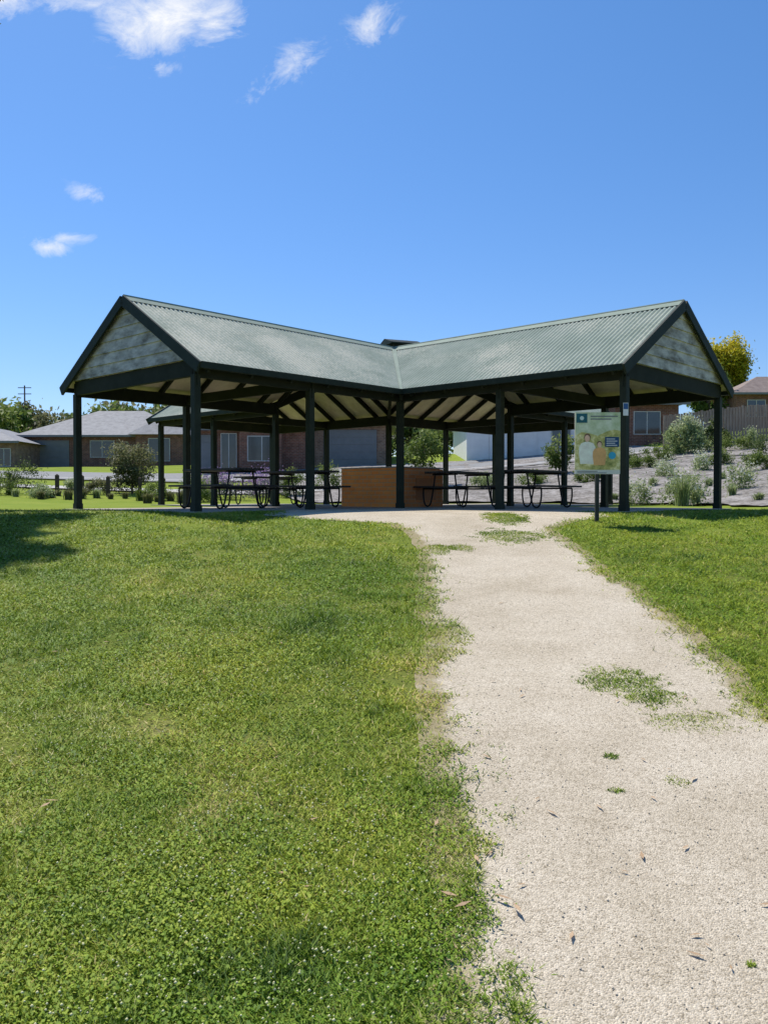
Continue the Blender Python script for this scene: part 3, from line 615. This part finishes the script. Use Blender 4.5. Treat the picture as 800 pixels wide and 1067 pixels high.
# ---------------- grass
isl=[]
def island(px,py,wpx,hpx):
    cx,cy=unproj(px,py); x1,_=unproj(px+wpx,py); _,y1=unproj(px,py-hpx); _,y2=unproj(px,py+hpx)
    isl.append((cx,(y1+y2)/2,abs(x1-cx),abs(y1-y2)/2))
for q in ((646,711,42,16),(682,731,36,15),(722,757,46,11),(530,560,32,7),(528,541,20,6),(480,572,14,4),(643,829,9,3),(708,818,13,5),(638,793,7,3),(785,1015,4,3),(790,747,24,12),(470,665,24,10),(455,573,14,5)): island(*q)
def islf(x,y):
    n1=vnoise(x,y,7,1); n3=vnoise(x,y,22,3); n5=vnoise(x,y,45,5); p=np.zeros_like(x)
    for (cx,cy,rx,ry) in isl:
        q=1.15-np.hypot((x-cx)/rx,(y-cy)/ry)+(n1-.5)*.5+(n3-.5)*.5+(n5-.5)*.5
        p=np.maximum(p,np.clip(q*3.2,0,1))
    return p
def density(x,y):
    n1=vnoise(x,y,7,1); n3=vnoise(x,y,22,3); n4=vnoise(x,y,2.6,4)
    dl=pl(y)-x; dr=x-prr(y)
    d=np.maximum(dl,dr)+(n1-.5)*.22+(n3-.5)*.14+(n4-.5)*.08
    p=1/(1+np.exp(-(d-.0)/.032))
    p=np.where(y>13.2,np.where((dl<0)&(dr<0),0,1),p)
    p=p*np.where(in_slab(x,y)|in_bed(x,y),0,1)
    bare=vnoise(x,y,1.3,5)*.55+vnoise(x,y,3.1,6)*.3+n1*.15
    p=p*np.clip(1-(bare-.65)*7,.15,1)
    return p
def sample(n,y0,y1,margin=1.0):
    y=np.exp(rng.uniform(np.log(y0),np.log(y1),n)); x=rng.uniform(-1,1,n)*(.49*y+margin)
    keep=rng.random(n)<density(x,y); return x[keep],y[keep]
def mkblades(x,y,hs=1.0):
    m=len(x); z=terrain(x,y)
    sc=1+np.maximum(0,y-3)*.11
    tf=np.clip((vnoise(x,y,4.5,41)*.6+vnoise(x,y,11,42)*.4-.62)*5,0,1)
    hn=vnoise(x,y,2.2,8)*.5+vnoise(x,y,7,9)*.5
    ln=(.018+.024*rng.random(m))*(.4+1.1*hn+.45*tf)*np.minimum(sc,1.3)*hs; w=.0030*(.7+.7*rng.random(m))*sc
    az=rng.random(m)*2*pi; le=.65+.92*rng.random(m)-.15*tf
    d=np.stack([np.cos(az)*np.sin(le),np.sin(az)*np.sin(le),np.cos(le)],-1); ph=rng.random(m)*2*pi; s=np.stack([np.cos(ph),np.sin(ph),0*ph],-1)
    b=np.stack([x,y,z+.004],-1)
    V=np.stack([b-s*w[:,None],b+s*w[:,None],b+d*ln[:,None]],1).reshape(-1,3)
    dry=vnoise(x,y,1.1,12)*.5+vnoise(x,y,4,13)*.5
    ed=np.maximum(pl(y)-x,x-prr(y)); ed=np.clip(1-np.abs(ed)/.25,0,1)*.2
    t=np.clip(rng.normal(.44,.19,m)+(dry-.5)*.8-.15*tf+ed*rng.random(m)*2+(rng.random(m)<.05)*.5,0,1)
    return V,np.repeat(t,3)
def clover(n,y0,y1):
    x,y=sample(n,y0,y1); cl=vnoise(x,y,1.4,21)*.5+vnoise(x,y,5,22)*.5
    k=(rng.random(len(x))<np.clip((cl-.40)*4.5,.05,1)); x=x[k];y=y[k]; m=len(x); z=terrain(x,y)
    sc=1+np.maximum(0,y-3)*.13
    hh=.008+.020*rng.random(m); r=.0056*(.5+.9*rng.random(m))*sc
    az=rng.random(m)*2*pi; ti=rng.normal(0,.45,(m,2))
    c=np.stack([x,y,z+hh],-1)
    a=np.stack([np.cos(az),np.sin(az),ti[:,0]],-1); b=np.stack([-np.sin(az),np.cos(az),ti[:,1]],-1); r=r[:,None]
    V=np.stack([c-a*r,c+b*r*.8,c+a*r,c-b*r*.8],1).reshape(-1,3)
    t=np.clip(rng.normal(.34,.17,m)+(cl[k]-.5)*.1,0,.9)
    return V,np.arange(4*m).reshape(-1,4),np.repeat(t,4)
x,y=sample(730000,1.5,14.5); Va,ta=mkblades(x,y)
xi=[];yi=[]
for (cx,cy,rx,ry) in isl:
    n=int(min(60000,max(500,9*rx*ry*12000))); xx=cx+rng.uniform(-1.5,1.5,n)*rx; yy=cy+rng.uniform(-1.5,1.5,n)*ry; kk=rng.random(n)<islf(xx,yy); xi.append(xx[kk]); yi.append(yy[kk])
Vb,tb_=mkblades(np.concatenate(xi),np.concatenate(yi),.5)
V1=np.concatenate([Va,Vb]); t1=np.concatenate([ta,tb_*.9]); T1=np.arange(len(V1)).reshape(-1,3)
V2,Q2,t2=clover(360000,1.5,12)
me=npmesh('grass',np.concatenate([V1,V2]),tris=T1,quads=Q2+len(V1),tint=np.concatenate([t1,t2]))
finish('grass',me,M_grass,kind='stuff')
x,y=sample(9000,1.7,9); cl=vnoise(x,y,.9,31)*.5+vnoise(x,y,3,32)*.5; k=(rng.random(len(x))<np.clip((cl-.42)*4,.05,1))&(x<pl(y)); x=x[k];y=y[k];m=len(x)
c=np.stack([x,y,terrain(x,y)+.022+.016*rng.random(m)],-1); r=(.0045*(.6+.7*rng.random(m)))[:,None]
off=np.array([[1,0,0],[0,1,0],[-1,0,0],[0,-1,0],[0,0,1],[0,0,-1]])
V=(c[:,None,:]+off[None]*r[:,None,:]).reshape(-1,3); f=np.array([[0,1,4],[1,2,4],[2,3,4],[3,0,4],[1,0,5],[2,1,5],[3,2,5],[0,3,5]])
Tt=(np.arange(m)[:,None,None]*6+f[None]).reshape(-1,3)
finish('clover_flowers',npmesh('clover_flowers',V,tris=Tt),pmat('clover_white',(.66,.62,.30),(.84,.80,.46),9,.8),kind='stuff')
n=90; yy=np.exp(rng.uniform(np.log(2.4),np.log(9),n)); xx=rng.uniform(-.4,.5,n)*yy
ex=np.array([(468,945),(483,955),(525,948),(497,905),(45,850),(52,845),(540,962),(455,868)]); ew=np.array([unproj(*q) for q in ex]); xx=np.concatenate([xx,ew[:,0]]); yy=np.concatenate([yy,ew[:,1]]); n=len(xx)
c=np.stack([xx,yy,terrain(xx,yy)+.016],-1); az=rng.random(n)*6.28; ln=(.012+.022*rng.random(n)); ln[-8:]=.035; c[-8:,2]+=.012
d=np.stack([np.cos(az),np.sin(az),rng.normal(0,.06,n)],-1)*ln[:,None]; s=np.stack([-np.sin(az),np.cos(az),rng.normal(0,.12,n)],-1)*(ln*.22)[:,None]
V=np.stack([c-d,c+s,c+d,c-s],1).reshape(-1,3)
finish('fallen_leaves',npmesh('fallen_leaves',V,quads=np.arange(4*n).reshape(-1,4)),pmat('dry_leaf',(.34,.22,.12),(.54,.38,.23),30,.8),kind='stuff')
n=3000; yy=np.exp(rng.uniform(np.log(1.6),np.log(8),n)); ff=rng.random(n); xx=pl(yy)+(prr(yy)-pl(yy))*ff; r=.0018+.0032*rng.random(n)**3
k=np.abs(xx)<.6*yy+.5; xx=xx[k];yy=yy[k];r=r[k];n=len(xx)
c=np.stack([xx,yy,terrain(xx,yy)+.007+r*.3],-1)
V=(c[:,None,:]+off[None]*(1,1,.7)*r[:,None,None]*(.7+.6*rng.random((n,6,1)))).reshape(-1,3)
finish('path_pebbles',npmesh('path_pebbles',V,tris=(np.arange(n)[:,None,None]*6+f[None]).reshape(-1,3)),pmat('pebble',(.42,.37,.29),(.70,.61,.48),9,.9),kind='stuff')
# ---------------- world
wd=bpy.data.worlds.new('World'); scn.world=wd; wd.use_nodes=True; nt=wd.node_tree; nt.nodes.clear(); L=nt.links.new
SUN=Vector((-.55,.84,0)).normalized(); el=radians(57); sd=Vector((SUN.x*cos(el),SUN.y*cos(el),sin(el)))
sky=N(nt,'ShaderNodeTexSky'); sky.sky_type='NISHITA'; sky.sun_disc=False; sky.sun_elevation=el; sky.sun_rotation=atan2(sd.x,sd.y)
sky.air_density=1.0; sky.dust_density=.2; sky.ozone_density=3.0; sky.altitude=50
tc=N(nt,'ShaderNodeTexCoord'); sp=N(nt,'ShaderNodeSeparateXYZ'); L(tc.outputs['Generated'],sp.inputs[0])
def math(op,a,b=None,cl=False):
    n=nt.nodes.new('ShaderNodeMath'); n.operation=op; n.use_clamp=cl
    for i,v in enumerate((a,b)):
        if v is None: continue
        if isinstance(v,(int,float)): n.inputs[i].default_value=v
        else: L(v,n.inputs[i])
    return n.outputs[0]
ya=math('MAXIMUM',sp.outputs[1],.05); qx=math('DIVIDE',sp.outputs[0],ya); qz=math('DIVIDE',sp.outputs[2],ya)
cb=N(nt,'ShaderNodeCombineXYZ'); L(qx,cb.inputs[0]); L(qz,cb.inputs[1])
mpp=N(nt,'ShaderNodeMapping'); mpp.inputs['Rotation'].default_value=(0,0,-.5); mpp.inputs['Scale'].default_value=(.85,1.25,1); L(cb.outputs[0],mpp.inputs[0])
ns=N(nt,'ShaderNodeTexNoise'); ns.inputs['Scale'].default_value=17; ns.inputs['Detail'].default_value=12; ns.inputs['Roughness'].default_value=.68; ns.inputs['Distortion'].default_value=.6; L(mpp.outputs[0],ns.inputs['Vector'])
tot=None
for (px,py,rx,ry,ang,amt) in ((165,22,100,58,-12,1.1),(80,2,60,28,0,.9),(388,32,52,34,-35,.74),(298,80,78,32,-38,.68),(50,259,34,15,10,.92),(98,206,48,18,15,.56),(228,28,62,36,-30,.9),(5,5,45,34,0,.9),(170,75,34,20,0,.5),(75,250,60,14,0,.5)):
    cx=(px-400)/F; cz=(HZ-py)/F; dx=math('SUBTRACT',qx,cx); dz=math('SUBTRACT',qz,cz); c_,s_=cos(radians(-ang)),sin(radians(-ang))
    a=math('DIVIDE',math('ADD',math('MULTIPLY',dx,c_),math('MULTIPLY',dz,s_)),rx/F); b=math('DIVIDE',math('SUBTRACT',math('MULTIPLY',dz,c_),math('MULTIPLY',dx,s_)),ry/F)
    rr_=math('SQRT',math('ADD',math('MULTIPLY',a,a),math('MULTIPLY',b,b)))
    mk=math('MULTIPLY',math('SUBTRACT',1.0,rr_,True),amt)
    tot=mk if tot is None else math('MAXIMUM',tot,mk)
dens=math('SUBTRACT',math('ADD',math('MULTIPLY',tot,.52),ns.outputs['Fac']),.645)
dens=math('MULTIPLY',dens,2.4,True); dens=math('MULTIPLY',dens,math('MULTIPLY',tot,2.5,True)); dens=math('MULTIPLY',dens,math('GREATER_THAN',sp.outputs[1],.05))
hs=N(nt,'ShaderNodeHueSaturation'); hs.inputs['Saturation'].default_value=1.22; hs.inputs['Value'].default_value=1.0; L(sky.outputs[0],hs.inputs['Color'])
gr=ramp(nt,[(0,(.64,.67,.86)),(.18,(.77,.80,.93)),(.5,(.92,.94,1.0))]); L(sp.outputs[2],gr.inputs['Fac'])
gm=N(nt,'ShaderNodeMixRGB',blend_type='MULTIPLY'); gm.inputs[0].default_value=1; L(hs.outputs[0],gm.inputs[1]); L(gr.outputs[0],gm.inputs[2])
mx=N(nt,'ShaderNodeMixRGB'); L(dens,mx.inputs[0]); L(gm.outputs[0],mx.inputs[1]); mx.inputs[2].default_value=(6.5,6.6,6.8,1)
bg=N(nt,'ShaderNodeBackground'); bg.inputs['Strength'].default_value=.15; L(mx.outputs[0],bg.inputs['Color'])
wo=N(nt,'ShaderNodeOutputWorld'); L(bg.outputs[0],wo.inputs[0])
ld=bpy.data.lights.new('sun','SUN'); ld.energy=5; ld.angle=radians(.53); ld.color=(1,.945,.86); lo=bpy.data.objects.new('sun',ld); COL.objects.link(lo)
lo.rotation_mode='QUATERNION'; lo.rotation_quaternion=sd.to_track_quat('Z','Y')
# ---------------- camera
cd=bpy.data.cameras.new('camera'); cam=bpy.data.objects.new('camera',cd); COL.objects.link(cam); scn.camera=cam
cd.sensor_fit='VERTICAL'; cd.sensor_height=36; cd.lens=F/1067*36; cd.clip_end=3000; cd.clip_start=.05
cam.rotation_euler=(pi/2-.0202,0,0)
scn.view_settings.view_transform='Standard'; scn.view_settings.look='None'; scn.view_settings.exposure=0
